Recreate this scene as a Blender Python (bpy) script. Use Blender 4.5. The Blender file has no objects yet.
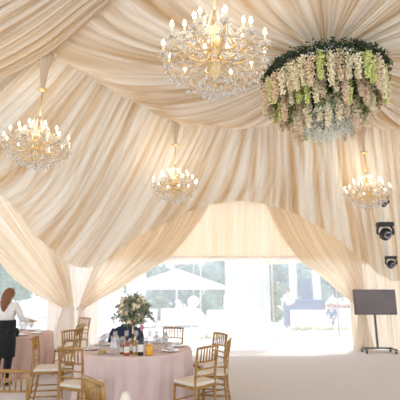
import bpy, bmesh, math, random
from mathutils import Vector, Matrix, Euler
R = random.Random(7)
PI = math.pi
C = bpy.context.scene.collection
sc = bpy.context.scene

# ------------------------------------------------------------------ materials
def new_mat(name):
    m = bpy.data.materials.new(name); m.use_nodes = True
    nt = m.node_tree; nt.nodes.clear()
    out = nt.nodes.new('ShaderNodeOutputMaterial')
    return m, nt, out

def pmat(name, col, rough=0.5, metal=0.0, noise=0.0, scale=20.0, emit=0.0, spec=0.5, bump=0.0, col2=None, coat=0.0):
    m, nt, out = new_mat(name)
    b = nt.nodes.new('ShaderNodeBsdfPrincipled')
    b.inputs['Roughness'].default_value = rough
    b.inputs['Metallic'].default_value = metal
    b.inputs['Specular IOR Level'].default_value = spec
    b.inputs['Coat Weight'].default_value = coat
    n = nt.nodes.new('ShaderNodeTexNoise'); n.inputs['Scale'].default_value = scale
    n.inputs['Detail'].default_value = 4
    tc = nt.nodes.new('ShaderNodeTexCoord')
    nt.links.new(tc.outputs['Object'], n.inputs['Vector'])
    r = nt.nodes.new('ShaderNodeValToRGB')
    c2 = col2 or tuple(c * (1 - noise) for c in col)
    r.color_ramp.elements[0].color = (*c2, 1); r.color_ramp.elements[1].color = (*col, 1)
    r.color_ramp.elements[0].position = .35; r.color_ramp.elements[1].position = .65
    nt.links.new(n.outputs['Fac'], r.inputs['Fac'])
    nt.links.new(r.outputs['Color'], b.inputs['Base Color'])
    if bump:
        bp = nt.nodes.new('ShaderNodeBump'); bp.inputs['Strength'].default_value = bump
        bp.inputs['Distance'].default_value = .01
        nt.links.new(n.outputs['Fac'], bp.inputs['Height']); nt.links.new(bp.outputs['Normal'], b.inputs['Normal'])
    if emit:
        b.inputs['Emission Color'].default_value = (*col, 1); b.inputs['Emission Strength'].default_value = emit
    nt.links.new(b.outputs[0], out.inputs[0])
    return m

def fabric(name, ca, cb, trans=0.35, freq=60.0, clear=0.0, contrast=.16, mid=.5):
    """draped cloth: two-tone streaks painted down the cloth for pleat shading and layered voile, let through some light"""
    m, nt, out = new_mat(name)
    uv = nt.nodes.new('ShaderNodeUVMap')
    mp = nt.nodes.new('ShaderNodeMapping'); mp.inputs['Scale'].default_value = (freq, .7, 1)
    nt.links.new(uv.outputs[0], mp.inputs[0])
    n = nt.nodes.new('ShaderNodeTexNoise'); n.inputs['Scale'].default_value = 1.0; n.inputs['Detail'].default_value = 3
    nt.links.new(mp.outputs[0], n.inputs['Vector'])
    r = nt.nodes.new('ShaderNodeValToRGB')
    r.color_ramp.elements[0].color = (*cb, 1); r.color_ramp.elements[1].color = (*ca, 1)  # darker streak tone puts pleat shade and doubled cloth into the colour
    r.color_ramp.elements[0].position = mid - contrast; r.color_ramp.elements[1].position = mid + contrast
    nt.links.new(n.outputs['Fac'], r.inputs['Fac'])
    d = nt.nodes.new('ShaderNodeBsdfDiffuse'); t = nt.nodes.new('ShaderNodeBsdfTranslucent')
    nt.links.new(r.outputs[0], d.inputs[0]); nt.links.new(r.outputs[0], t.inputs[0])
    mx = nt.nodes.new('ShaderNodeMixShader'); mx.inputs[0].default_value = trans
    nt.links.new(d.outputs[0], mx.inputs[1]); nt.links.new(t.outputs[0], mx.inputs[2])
    last = mx
    if clear:
        tr = nt.nodes.new('ShaderNodeBsdfTransparent')
        m2 = nt.nodes.new('ShaderNodeMixShader'); m2.inputs[0].default_value = clear
        nt.links.new(mx.outputs[0], m2.inputs[1]); nt.links.new(tr.outputs[0], m2.inputs[2]); last = m2
    nt.links.new(last.outputs[0], out.inputs[0])
    return m

def clear_mat(name, col=(1, 1, 1), clear=.6, gloss=.5, rough=.05, milky=0.0):
    """clear film or glassware: transparent mixed with glossy and, for film, milky white"""
    m, nt, out = new_mat(name)
    tr = nt.nodes.new('ShaderNodeBsdfTransparent'); tr.inputs[0].default_value = (*col, 1)
    g = nt.nodes.new('ShaderNodeBsdfGlossy'); g.inputs['Roughness'].default_value = rough
    d = nt.nodes.new('ShaderNodeBsdfTranslucent'); d.inputs[0].default_value = (.95, .97, 1, 1)
    mx = nt.nodes.new('ShaderNodeMixShader'); mx.inputs[0].default_value = milky
    nt.links.new(g.outputs[0], mx.inputs[1]); nt.links.new(d.outputs[0], mx.inputs[2])
    m2 = nt.nodes.new('ShaderNodeMixShader'); m2.inputs[0].default_value = clear
    nt.links.new(mx.outputs[0], m2.inputs[1]); nt.links.new(tr.outputs[0], m2.inputs[2])
    nt.links.new(m2.outputs[0], out.inputs[0])
    return m

IV, CH = (.90, .83, .755), (.70, .53, .355)
M = {}
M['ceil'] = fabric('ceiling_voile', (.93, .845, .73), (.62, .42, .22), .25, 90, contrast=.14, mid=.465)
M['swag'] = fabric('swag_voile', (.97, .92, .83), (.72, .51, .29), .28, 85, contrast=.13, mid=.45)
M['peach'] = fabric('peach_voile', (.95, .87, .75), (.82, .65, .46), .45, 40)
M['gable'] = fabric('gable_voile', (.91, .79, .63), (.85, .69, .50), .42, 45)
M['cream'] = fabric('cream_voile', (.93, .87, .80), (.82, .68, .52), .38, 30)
M['ivory'] = fabric('ivory_voile', (.94, .90, .86), (.88, .80, .72), .38, 14)
M['sheer'] = fabric('white_sheer', (.96, .97, 1), (.88, .91, .96), .6, 12, clear=.35)
M['pvc'] = clear_mat('clear_film', (1, 1, 1), .85, milky=.95)
M['carpet'] = pmat('carpet', (.70, .665, .67), .85, 0, .06, 14, bump=.1, spec=.25)
M['paving'] = pmat('paving', (.78, .78, .78), .8, 0, .1, 3)
M['gold'] = pmat('gold_paint', (.48, .275, .085), .38, .35, .25, 15)
M['brass'] = pmat('brass', (.80, .60, .32), .35, .8, .1, 30)
M['cushion'] = pmat('cushion_cloth', (.84, .76, .66), .9, 0, .08, 12)
M['blush'] = pmat('blush_cloth', (.80, .64, .62), .8, 0, .07, 5)
M['blush2'] = pmat('rose_cloth', (.76, .54, .48), .8, 0, .07, 5)
M['wood'] = pmat('plywood', (.45, .3, .18), .6, 0, .3, 8)
M['navy'] = pmat('navy_wool', (.02, .035, .10), .8, 0, .3, 40)
M['black'] = pmat('black_cloth', (.012, .014, .02), .85, 0, .3, 30)
M['blackmetal'] = pmat('black_metal', (.03, .03, .034), .4, .4, .2, 30)
M['white'] = pmat('white_paint', (.85, .85, .85), .6, 0, .06, 8)
M['whitecloth'] = pmat('white_cloth', (.88, .87, .86), .9, 0, .06, 9)
M['skin'] = pmat('skin', (.66, .42, .31), .55, 0, .08, 20)
M['auburn'] = pmat('auburn_hair', (.30, .12, .045), .5, 0, .5, 60)
M['darkhair'] = pmat('dark_hair', (.03, .02, .015), .5, 0, .5, 60)
M['jeans'] = pmat('blue_denim', (.10, .16, .30), .85, 0, .3, 40)
M['bluecloth'] = pmat('blue_cloth', (.08, .17, .38), .85, 0, .2, 30)
M['screen'] = pmat('screen_glass', (.17, .12, .13), .22, 0, .35, 2.2, spec=.6, col2=(.11, .10, .105))
M['steelgrey'] = pmat('grey_steel', (.12, .13, .14), .4, .6, .2, 20)
M['leaf'] = pmat('dark_leaf', (.035, .075, .025), .6, 0, .6, 6)
M['leaf2'] = pmat('fresh_leaf', (.17, .27, .06), .6, 0, .5, 8)
M['sage'] = pmat('sage_leaf', (.40, .44, .34), .65, 0, .5, 12)
M['petal_p'] = pmat('peach_petal', (.95, .75, .54), .8, 0, .10, 30)
M['petal_w'] = pmat('cream_petal', (.97, .87, .63), .8, 0, .08, 30)
M['petal_g'] = pmat('lime_petal', (.82, .86, .34), .8, 0, .15, 30)
M['breath'] = pmat('gypsophila', (.97, .96, .84), .9, 0, .12, 25)
M['pink'] = pmat('pink_petal', (.88, .42, .58), .8, 0, .2, 30)
M['tree'] = pmat('tree_leaf', (.20, .33, .24), .8, 0, .5, 1.5)
M['tree2'] = pmat('blue_green_leaf', (.22, .33, .32), .8, 0, .4, 1.5)
M['bark'] = pmat('bark', (.14, .1, .07), .9, 0, .4, 8)
M['red'] = pmat('red_flower', (.75, .08, .06), .8, 0, .3, 20)
M['crystal'] = clear_mat('crystal', (1, .98, .95), .30, rough=.1, milky=.6)
M['glass'] = clear_mat('glass', (.97, .98, 1), .72, rough=.06, milky=.15)
M['candle'] = pmat('candle_sleeve', (.9, .8, .6), .5)
M['bulb'] = pmat('lit_bulb', (1, .80, .50), .3, emit=9)
M['wine'] = pmat('dark_bottle', (.012, .012, .016), .12, 0, .2, 9, coat=.5)
M['rose'] = pmat('rose_wine', (.42, .08, .04), .12, 0, .2, 9, coat=.5)
M['amber'] = pmat('amber_spirit', (.32, .14, .04), .12, 0, .2, 9, coat=.5)
M['juice'] = pmat('orange_juice', (.90, .46, .06), .2, 0, .1, 9, coat=.4)
M['label'] = pmat('paper_label', (.85, .83, .78), .7, 0, .05, 30)
M['china'] = pmat('white_china', (.82, .80, .77), .2, 0, .03, 9, coat=.5)
M['lens'] = pmat('lens_glass', (.35, .38, .42), .08, .3, .3, 10, coat=1)
M['yellow'] = pmat('golden_drink', (.58, .34, .05), .2, 0, .2, 9, coat=.4)

# ------------------------------------------------------------------ helpers
def mesh_obj(name, bm, mat, parent=None, smooth=True):
    me = bpy.data.meshes.new(name); bm.to_mesh(me); bm.free()
    if smooth:
        for p in me.polygons: p.use_smooth = True
    me.materials.append(mat)
    o = bpy.data.objects.new(name, me); C.objects.link(o)
    if parent: o.parent = parent
    return o

def tag(o, label, cat, group=None, kind=None):
    o['label'] = label; o['category'] = cat
    if group: o['group'] = group
    if kind: o['kind'] = kind
    return o

def thing(name, label, cat, loc=(0, 0, 0), rz=0, group=None):
    o = bpy.data.objects.new(name, None); o.empty_display_size = .1; C.objects.link(o)
    o.location = loc; o.rotation_euler = (0, 0, rz)
    return tag(o, label, cat, group)

def struct(o):
    o['kind'] = 'structure'; return o

def copy_tree(o, parent=None):
    c = o.copy(); C.objects.link(c)
    if parent: c.parent = parent
    for ch in KIDS.get(o.name, None) or list(o.children): copy_tree(ch, c)
    return c
KIDS = {}

def dup(root, loc, rz, label, group=None):
    r = copy_tree(root); r.location = loc; r.rotation_euler = (0, 0, rz); r['label'] = label
    if group: r['group'] = group
    return r

def tube(bm, pts, rad, sides=8, cap=True):
    pts = [Vector(p) for p in pts]; n = len(pts)
    rads = rad if isinstance(rad, (list, tuple)) else [rad] * n
    rings = []; up = None
    for i, p in enumerate(pts):
        t = (pts[min(i + 1, n - 1)] - pts[max(i - 1, 0)]).normalized()
        if up is None:
            up = Vector((0, 0, 1)) if abs(t.z) < .9 else Vector((1, 0, 0))
        a = t.cross(up); a = a.normalized() if a.length > 1e-6 else t.orthogonal().normalized()
        b = a.cross(t).normalized(); up = b
        rings.append([bm.verts.new(p + (a * math.cos(2 * PI * k / sides) + b * math.sin(2 * PI * k / sides)) * rads[i]) for k in range(sides)])
    for i in range(n - 1):
        for k in range(sides):
            bm.faces.new((rings[i][k], rings[i][(k + 1) % sides], rings[i + 1][(k + 1) % sides], rings[i + 1][k]))
    if cap:
        bm.faces.new(rings[0][::-1]); bm.faces.new(rings[-1])

def lathe(bm, prof, sides=16, c=(0, 0, 0), wob=None):
    """prof: list of (r, z)"""
    rings = []
    for r, z in prof:
        if r < 1e-5: rings.append([bm.verts.new((c[0], c[1], c[2] + z))]); continue
        rings.append([bm.verts.new((c[0] + r * math.cos(2 * PI * k / sides), c[1] + r * math.sin(2 * PI * k / sides), c[2] + z)) for k in range(sides)])
    for a, b in zip(rings, rings[1:]):
        for k in range(sides):
            k2 = (k + 1) % sides
            if len(a) == 1 and len(b) == 1: continue
            if len(a) == 1: bm.faces.new((a[0], b[k2], b[k]))
            elif len(b) == 1: bm.faces.new((a[k], a[k2], b[0]))
            else: bm.faces.new((a[k], a[k2], b[k2], b[k]))

def box(bm, c, s, rz=0.0, bev=0.0):
    r = bmesh.ops.create_cube(bm, size=1.0)
    vs = r['verts']
    mat = Matrix.Translation(c) @ Matrix.Rotation(rz, 4, 'Z') @ Matrix.Diagonal((*s, 1))
    bmesh.ops.transform(bm, matrix=mat, verts=vs)
    if bev:
        es = {e for v in vs for e in v.link_edges}
        bmesh.ops.bevel(bm, geom=list(es), offset=bev, segments=3, affect='EDGES', profile=.6)

def sphere(bm, c, r, sub=2, s=(1, 1, 1)):
    q = bmesh.ops.create_icosphere(bm, subdivisions=sub, radius=r)
    bmesh.ops.transform(bm, matrix=Matrix.Translation(c) @ Matrix.Diagonal((*s, 1)), verts=q['verts'])

def octa(bm, c, rx, rz):
    c = Vector(c)
    t = bm.verts.new(c + Vector((0, 0, rz))); b = bm.verts.new(c - Vector((0, 0, rz)))
    e = [bm.verts.new(c + Vector((rx * math.cos(k * PI / 2 + .4), rx * math.sin(k * PI / 2 + .4), rz * .25))) for k in range(4)]
    for k in range(4):
        bm.faces.new((e[k], e[(k + 1) % 4], t)); bm.faces.new((e[(k + 1) % 4], e[k], b))

def leaf(bm, c, size, rnd, droop=0.0, asp=.45):
    d = Vector((rnd.uniform(-1, 1), rnd.uniform(-1, 1), rnd.uniform(-1, 1) - droop)).normalized()
    a = d.orthogonal().normalized(); a.rotate(Matrix.Rotation(rnd.uniform(0, 2 * PI), 3, d))
    n = d.cross(a)
    c = Vector(c)
    p = [c, c + d * size * .5 + a * size * asp * .5 + n * size * .08, c + d * size, c + d * size * .5 - a * size * asp * .5 + n * size * .08]
    bm.faces.new([bm.verts.new(q) for q in p])

def cat(P, t):
    n = len(P)
    if n == 2: return P[0].lerp(P[1], t)
    x = t * (n - 1); i = min(int(x), n - 2); f = x - i
    p1, p2 = P[i], P[i + 1]
    p0 = P[i - 1] if i > 0 else p1 * 2 - p2
    p3 = P[i + 2] if i + 2 < n else p2 * 2 - p1
    return .5 * ((2 * p1) + (p2 - p0) * f + (2 * p0 - 5 * p1 + 4 * p2 - p3) * f * f + (3 * p1 - p0 - 3 * p2 + p3) * f ** 3)

def resample(P, n):
    P = [Vector(p) for p in P]
    fine = [cat(P, k / 200) for k in range(201)]
    L = [0]
    for a, b in zip(fine, fine[1:]): L.append(L[-1] + (b - a).length)
    out = []; j = 0
    for k in range(n):
        s = L[-1] * k / (n - 1)
        while j < 199 and L[j + 1] < s: j += 1
        d = L[j + 1] - L[j]
        out.append(fine[j].lerp(fine[j + 1], (s - L[j]) / d if d else 0))
    return out

def pleat_profile(npleat, ncol, rnd):
    cuts = [0.0]
    while len(cuts) < npleat + 1: cuts.append(cuts[-1] + rnd.uniform(.45, 1.6))
    tot = cuts[-1]; cuts = [c / tot for c in cuts]
    h = [rnd.uniform(.35, 1.0) for _ in range(npleat)]
    ph = [rnd.uniform(0, 6.28) for _ in range(4)]
    def f(u):
        u = min(max(u, 0), 1)
        import bisect
        i = min(max(bisect.bisect_right(cuts, u) - 1, 0), npleat - 1)
        w = cuts[i + 1] - cuts[i]; t = (u - cuts[i]) / w
        v = h[i] * math.sin(PI * t) ** .8 * min(1.6, w * npleat) - .4
        v += .35 * math.sin(u * npleat * .9 + ph[0]) + .3 * math.sin(u * npleat * .37 + ph[1])
        return v
    return f

def drape(name, guides, mat, npleat, amp, seed=1, nrow=36, per=8, upos=None, parent=None, wander=.6, minw=.12, power=.85, hem=(1, 1)):
    rnd = random.Random(seed)
    ncol = npleat * per
    G = [resample(g, nrow) for g in guides]
    ng = len(G)
    if upos is None: upos = [k / (ng - 1) for k in range(ng)]
    f = pleat_profile(npleat, ncol, rnd)
    w1, w2 = rnd.uniform(0, 6), rnd.uniform(0, 6)
    grid = [[None] * (ncol + 1) for _ in range(nrow)]
    for j in range(nrow):
        row = [g[j] for g in G]
        for i in range(ncol + 1):
            u = i / ncol
            k = 0
            while k < ng - 2 and u > upos[k + 1]: k += 1
            t = (u - upos[k]) / (upos[k + 1] - upos[k])
            grid[j][i] = cat(row, (k + t) / (ng - 1))
    width = [sum((grid[j][i + 1] - grid[j][i]).length for i in range(ncol)) for j in range(nrow)]
    wm = max(width)
    bm = bmesh.new(); uvl = bm.loops.layers.uv.new('UVMap')
    V = [[None] * (ncol + 1) for _ in range(nrow)]
    for j in range(nrow):
        a = amp * max(minw, (width[j] / wm)) ** power
        v = j / (nrow - 1)
        a *= min(1, hem[0] + (1 - hem[0]) * v / .12) * min(1, hem[1] + (1 - hem[1]) * (1 - v) / .12)
        for i in range(ncol + 1):
            tu = grid[j][min(i + 3, ncol)] - grid[j][max(i - 3, 0)]
            tv = grid[min(j + 1, nrow - 1)][i] - grid[max(j - 1, 0)][i]
            n = tu.cross(tv); n = n.normalized() if n.length > 1e-9 else Vector((0, 0, 1))
            ed = min(1, min(i, ncol - i) / (per * 1.5)); ed = ed * ed * (3 - 2 * ed)
            u = i / ncol + wander / npleat * (math.sin(v * 3.1 + i / ncol * 9 + w1) + .5 * math.sin(v * 7.3 + i / ncol * 23 + w2))
            V[j][i] = bm.verts.new(grid[j][i] + n * a * ed * f(u))
    for j in range(nrow - 1):
        for i in range(ncol):
            fc = bm.faces.new((V[j][i], V[j][i + 1], V[j + 1][i + 1], V[j + 1][i]))
            for lp, (ii, jj) in zip(fc.loops, ((i, j), (i + 1, j), (i + 1, j + 1), (i, j + 1))):
                lp[uvl].uv = (ii / ncol, jj / (nrow - 1))
    return mesh_obj(name, bm, mat, parent)

# ------------------------------------------------------------------ floor and ground
bm = bmesh.new(); box(bm, (0, 5.0, -.05), (26, 13.2, .1)); struct(mesh_obj('floor', bm, M['carpet'], smooth=False))
bm = bmesh.new(); box(bm, (0, 36.6, -.08), (110, 50, .1)); struct(mesh_obj('ground_terrace', bm, M['paving'], smooth=False))

# ------------------------------------------------------------------ ceiling: upper tier gathered above the flowers
FX, FY = 1.74, 5.0
ZR = 5.5
A, B, Cc, D_, E_ = (.11, 3.42), (-2.58, 6.03), (-.56, 8.68), (3.88, 8.95), (7.0, 9.1)
rim = [(1.4, 2.0), A, (-1.25, 4.74), (-2.42, 5.9), (-2.3, 6.35), (-1.45, 7.5), Cc, (1.6, 8.8), D_, E_, (8.2, 6.0), (7.2, 2.4), (4.5, .8), (1.4, 1.99)]
sag = [.1, .12, .12, .16, .05, -.1, 0, -.05, 0, 0, 0, 0, 0, .1]
gd, up = [], []
tot = 0; acc = [0]
for p, q in zip(rim, rim[1:]):
    acc.append(acc[-1] + math.hypot(q[0] - p[0], q[1] - p[1]))
for (x, y), s, a_ in zip(rim, sag, acc):
    an = math.atan2(y - FY, x - FX)
    gx, gy = FX + .42 * math.cos(an), FY + .42 * math.sin(an)
    g = []
    for k in range(7):
        t = k / 6
        z = (ZR + s) * (1 - t) + 4.74 * t - .34 * math.sin(PI * t ** .9) * (1 - .3 * t)
        g.append((x + (gx - x) * t, y + (gy - y) * t, z))
    gd.append(g); up.append(a_ / acc[-1])
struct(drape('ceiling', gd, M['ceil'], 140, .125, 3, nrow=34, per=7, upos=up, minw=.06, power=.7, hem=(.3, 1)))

# near-left bay: pleats fan out from the chandelier beam to the left eave
r0 = [(-.75, 4.25, 5.48), (-1.3, 4.85, 5.47), (-2.2, 5.8, 5.55), (-2.62, 6.08, 5.48), (-3.56, 6.5, 5.27), (-4.9, 6.85, 5.0), (-7.8, 7.3, 4.2)]
r1 = [(-.45, 3.95, 5.52), (-1.4, 4.3, 5.50), (-2.4, 4.9, 5.40), (-3.2, 5.3, 5.28), (-4.2, 5.6, 5.1), (-5.6, 5.9, 4.8), (-8.0, 6.2, 4.2)]
r2 = [(-.1, 3.6, 5.55), (-1.4, 3.6, 5.55), (-2.5, 3.9, 5.45), (-3.4, 4.1, 5.3), (-4.4, 4.3, 5.1), (-5.8, 4.5, 4.8), (-8.2, 4.7, 4.2)]
r3 = [(.2, 3.3, 5.58), (-1.2, 2.6, 5.6), (-2.4, 2.5, 5.5), (-3.4, 2.4, 5.35), (-4.4, 2.4, 5.15), (-5.8, 2.4, 4.8), (-8.2, 2.4, 4.2)]
r4 = [(.9, 2.5, 5.6), (0, .9, 5.6), (-2, .4, 5.5), (-3.4, .3, 5.3), (-4.4, .3, 5.1), (-5.8, .3, 4.8), (-8.2, .3, 4.2)]
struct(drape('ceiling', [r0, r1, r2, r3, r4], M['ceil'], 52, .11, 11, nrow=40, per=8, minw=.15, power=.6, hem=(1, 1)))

# lower tier: from the rim out to the wall line, its edge dips at the tent legs and arches between them
top = [(-6.8, 6.95, 5.6), (-4.6, 6.75, 6.0), (-3.3, 6.5, 6.0), (-2.5, 6.15, 5.6), (-2.0, 6.85, 5.56), (-1.4, 7.65, 5.55), (-.62, 8.72, 5.55), (.2, 8.82, 5.55), (1.0, 8.9, 5.55), (1.7, 8.95, 5.55), (2.6, 9.0, 5.55), (3.4, 9.02, 5.55), (3.9, 9.05, 5.55), (4.5, 9.1, 5.55), (5.4, 9.15, 5.55), (7.4, 9.2, 5.5)]
bot = [(-8.6, 6.3, 2.8), (-7.9, 7.0, 3.6), (-7.2, 7.7, 4.15), (-6.4, 8.5, 4.25), (-5.1, 9.75, 3.98), (-4.2, 10.6, 2.85), (-3.1, 11.35, 2.2), (-1.5, 11.4, 3.22), (.35, 11.4, 4.03), (2.0, 11.4, 4.0), (3.35, 11.4, 3.42), (4.55, 11.4, 2.45), (5.1, 11.38, 1.98), (5.5, 11.3, 1.85), (6.2, 10.8, 2.3), (7.6, 9.5, 3.6)]
gd = []
for (a, b) in zip(top, bot):
    a, b = Vector(a), Vector(b); g = []
    for k in range(6):
        t = k / 5
        p = a.lerp(b, t); p.z -= .28 * math.sin(PI * t) * (1.0 if a.x < 2 else .75)
        g.append(p)
    gd.append(g)
up = [0, .06, .13, .20, .26, .33, .42, .48, .54, .60, .68, .75, .81, .86, .92, 1]
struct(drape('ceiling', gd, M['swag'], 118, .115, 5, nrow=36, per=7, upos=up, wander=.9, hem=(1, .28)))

# gable cloth above the back opening
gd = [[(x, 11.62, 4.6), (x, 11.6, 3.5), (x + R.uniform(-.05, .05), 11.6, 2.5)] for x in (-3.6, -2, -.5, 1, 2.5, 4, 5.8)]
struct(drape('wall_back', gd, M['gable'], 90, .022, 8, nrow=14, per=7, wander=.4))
gd = [[(x, 11.6, 2.56), (x, 11.58, 2.5 + .0), (x, 11.6, 2.36 + .05 * math.sin(x * 2.2))] for x in [k * .25 - 3.4 for k in range(34)]]
o = drape('valance', gd, M['ivory'], 70, .02, 9, nrow=5, per=6)
tag(o, 'pale frilled valance along the lower hem of the back gable cloth', 'valance')
# right-hand wall cloth
gd = [[(5.6 + t * 3.2, 11.55 - t * 3.7, 3.9), (5.6 + t * 3.2, 11.55 - t * 3.7, 2), (5.6 + t * 3.2, 11.55 - t * 3.7, .0)] for t in (0, .33, .66, 1)]
struct(drape('wall_right', gd, M['cream'], 40, .05, 10, nrow=10, per=7))

# outer tent skin over the linings, open on the near sides
M['skin_roof'] = fabric('roof_sheet', (.85, .85, .84), (.82, .82, .81), .12, 3)
bm = bmesh.new(); ev = [(-8.9, 6.2, 4.9), (-3.6, 12.0, 4.9), (5.9, 12.0, 4.9), (9.8, 8.0, 4.9), (9.8, -5, 4.9), (-8.9, -5, 4.9)]
vv = [bm.verts.new(p) for p in ev]; pk = [bm.verts.new((1.0, 7.0, 8.4)), bm.verts.new((.5, -1.0, 8.4))]
for q in ((0, 1, pk[0]), (1, 2, pk[0]), (2, 3, pk[0]), (4, 5, pk[1])): bm.faces.new((vv[q[0]], vv[q[1]], q[2]))
bm.faces.new((vv[3], vv[4], pk[1], pk[0])); bm.faces.new((vv[5], vv[0], pk[0], pk[1]))
struct(mesh_obj('roof', bm, M['skin_roof'], smooth=False))

# ------------------------------------------------------------------ tied-back curtains
def tieback(parent, c, r, rz=0):
    bm = bmesh.new()
    lathe(bm, [(r * .9, -.05), (r * 1.06, -.03), (r * 1.1, 0), (r * 1.06, .03), (r * .9, .05)], 20)
    for v in bm.verts: v.co.y *= .62
    bmesh.ops.rotate(bm, verts=bm.verts, matrix=Matrix.Rotation(rz, 3, 'Z'))
    bmesh.ops.translate(bm, verts=bm.verts, vec=c)
    return mesh_obj('tieback', bm, M['ivory'], parent)

def tied(label, upper, lower, mat, npl, amp, seed, tie, tr, tail):
    """upper: guides ending at the tie; tail: guides from tie to floor"""
    t = thing('curtain', label, 'curtain', (0, 0, 0))
    drape('curtain_sweep', upper, mat, npl, amp, seed, nrow=34, per=8, parent=t, minw=.1, power=.7)
    drape('curtain_tail', tail, lower, max(8, npl // 2), .035, seed + 50, nrow=16, per=8, parent=t, minw=.3)
    tieback(t, tie, tr)
    return t
# left wall, swept to the corner
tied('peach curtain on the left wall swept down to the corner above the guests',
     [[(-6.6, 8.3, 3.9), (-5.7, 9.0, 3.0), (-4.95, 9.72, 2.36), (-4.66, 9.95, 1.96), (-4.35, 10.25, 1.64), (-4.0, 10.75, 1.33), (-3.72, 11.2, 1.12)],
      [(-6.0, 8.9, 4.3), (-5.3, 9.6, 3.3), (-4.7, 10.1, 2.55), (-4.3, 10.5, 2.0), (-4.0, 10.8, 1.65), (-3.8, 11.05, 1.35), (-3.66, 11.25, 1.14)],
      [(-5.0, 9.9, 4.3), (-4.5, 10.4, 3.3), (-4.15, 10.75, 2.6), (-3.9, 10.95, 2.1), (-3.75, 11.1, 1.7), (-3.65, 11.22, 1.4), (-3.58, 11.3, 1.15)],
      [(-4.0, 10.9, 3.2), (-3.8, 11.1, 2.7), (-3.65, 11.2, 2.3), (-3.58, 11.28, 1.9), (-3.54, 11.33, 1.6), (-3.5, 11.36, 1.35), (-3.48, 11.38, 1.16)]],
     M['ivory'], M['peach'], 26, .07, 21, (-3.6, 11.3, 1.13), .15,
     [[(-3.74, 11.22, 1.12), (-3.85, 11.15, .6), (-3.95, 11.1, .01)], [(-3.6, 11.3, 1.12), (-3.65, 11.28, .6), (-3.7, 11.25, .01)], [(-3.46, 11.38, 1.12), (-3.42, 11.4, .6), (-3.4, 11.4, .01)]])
# back wall, left half
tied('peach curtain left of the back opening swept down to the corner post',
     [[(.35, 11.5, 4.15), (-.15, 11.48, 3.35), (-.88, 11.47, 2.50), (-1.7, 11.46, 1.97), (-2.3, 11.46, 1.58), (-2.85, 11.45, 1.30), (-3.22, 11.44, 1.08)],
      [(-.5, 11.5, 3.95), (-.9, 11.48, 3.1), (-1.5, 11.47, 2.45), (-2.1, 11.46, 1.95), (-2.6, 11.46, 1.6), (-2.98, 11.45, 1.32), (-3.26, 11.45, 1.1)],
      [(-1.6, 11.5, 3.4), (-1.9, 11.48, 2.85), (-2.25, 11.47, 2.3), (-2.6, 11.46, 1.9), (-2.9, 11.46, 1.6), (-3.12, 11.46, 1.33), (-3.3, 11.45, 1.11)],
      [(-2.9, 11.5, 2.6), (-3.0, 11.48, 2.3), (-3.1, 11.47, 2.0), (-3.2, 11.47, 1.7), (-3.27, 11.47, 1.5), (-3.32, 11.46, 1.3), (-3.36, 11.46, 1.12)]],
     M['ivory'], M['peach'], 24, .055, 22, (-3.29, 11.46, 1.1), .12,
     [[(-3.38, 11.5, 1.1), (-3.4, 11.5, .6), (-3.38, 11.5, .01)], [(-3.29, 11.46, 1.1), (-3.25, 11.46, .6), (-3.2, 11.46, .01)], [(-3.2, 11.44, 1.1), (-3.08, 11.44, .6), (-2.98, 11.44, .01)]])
# back wall, right half, tied behind the screen
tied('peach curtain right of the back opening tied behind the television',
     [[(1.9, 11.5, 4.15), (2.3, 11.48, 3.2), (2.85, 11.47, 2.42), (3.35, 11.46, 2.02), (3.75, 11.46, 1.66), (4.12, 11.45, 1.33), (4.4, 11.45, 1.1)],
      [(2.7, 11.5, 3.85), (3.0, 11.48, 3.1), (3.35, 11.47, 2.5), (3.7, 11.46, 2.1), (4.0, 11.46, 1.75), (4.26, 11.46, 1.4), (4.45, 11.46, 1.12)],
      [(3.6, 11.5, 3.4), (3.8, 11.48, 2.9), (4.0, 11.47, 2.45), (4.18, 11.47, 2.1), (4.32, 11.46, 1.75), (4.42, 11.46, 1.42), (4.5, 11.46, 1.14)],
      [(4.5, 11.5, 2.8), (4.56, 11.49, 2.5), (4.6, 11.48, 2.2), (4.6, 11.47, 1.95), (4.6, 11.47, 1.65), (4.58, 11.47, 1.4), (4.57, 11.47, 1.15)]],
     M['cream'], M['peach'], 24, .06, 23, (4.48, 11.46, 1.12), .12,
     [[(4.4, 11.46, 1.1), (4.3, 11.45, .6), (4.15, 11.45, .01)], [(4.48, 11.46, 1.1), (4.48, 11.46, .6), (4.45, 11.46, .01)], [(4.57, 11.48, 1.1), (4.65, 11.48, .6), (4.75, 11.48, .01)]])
o = drape('curtain', [[(4.22, 11.64, 2.75), (4.22, 11.63, 1.4), (4.2, 11.63, .01)], [(4.72, 11.63, 2.6), (4.72, 11.62, 1.4), (4.72, 11.62, .01)], [(5.2, 11.62, 2.4), (5.2, 11.54, 1.3), (5.22, 11.54, .01)], [(5.62, 11.5, 2.4), (5.62, 11.48, 1.3), (5.6, 11.48, .01)]],
          M['cream'], 22, .045, 24, nrow=14, per=9)
tag(o, 'straight cream curtain hanging in the far right corner beside the television', 'curtain')
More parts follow.
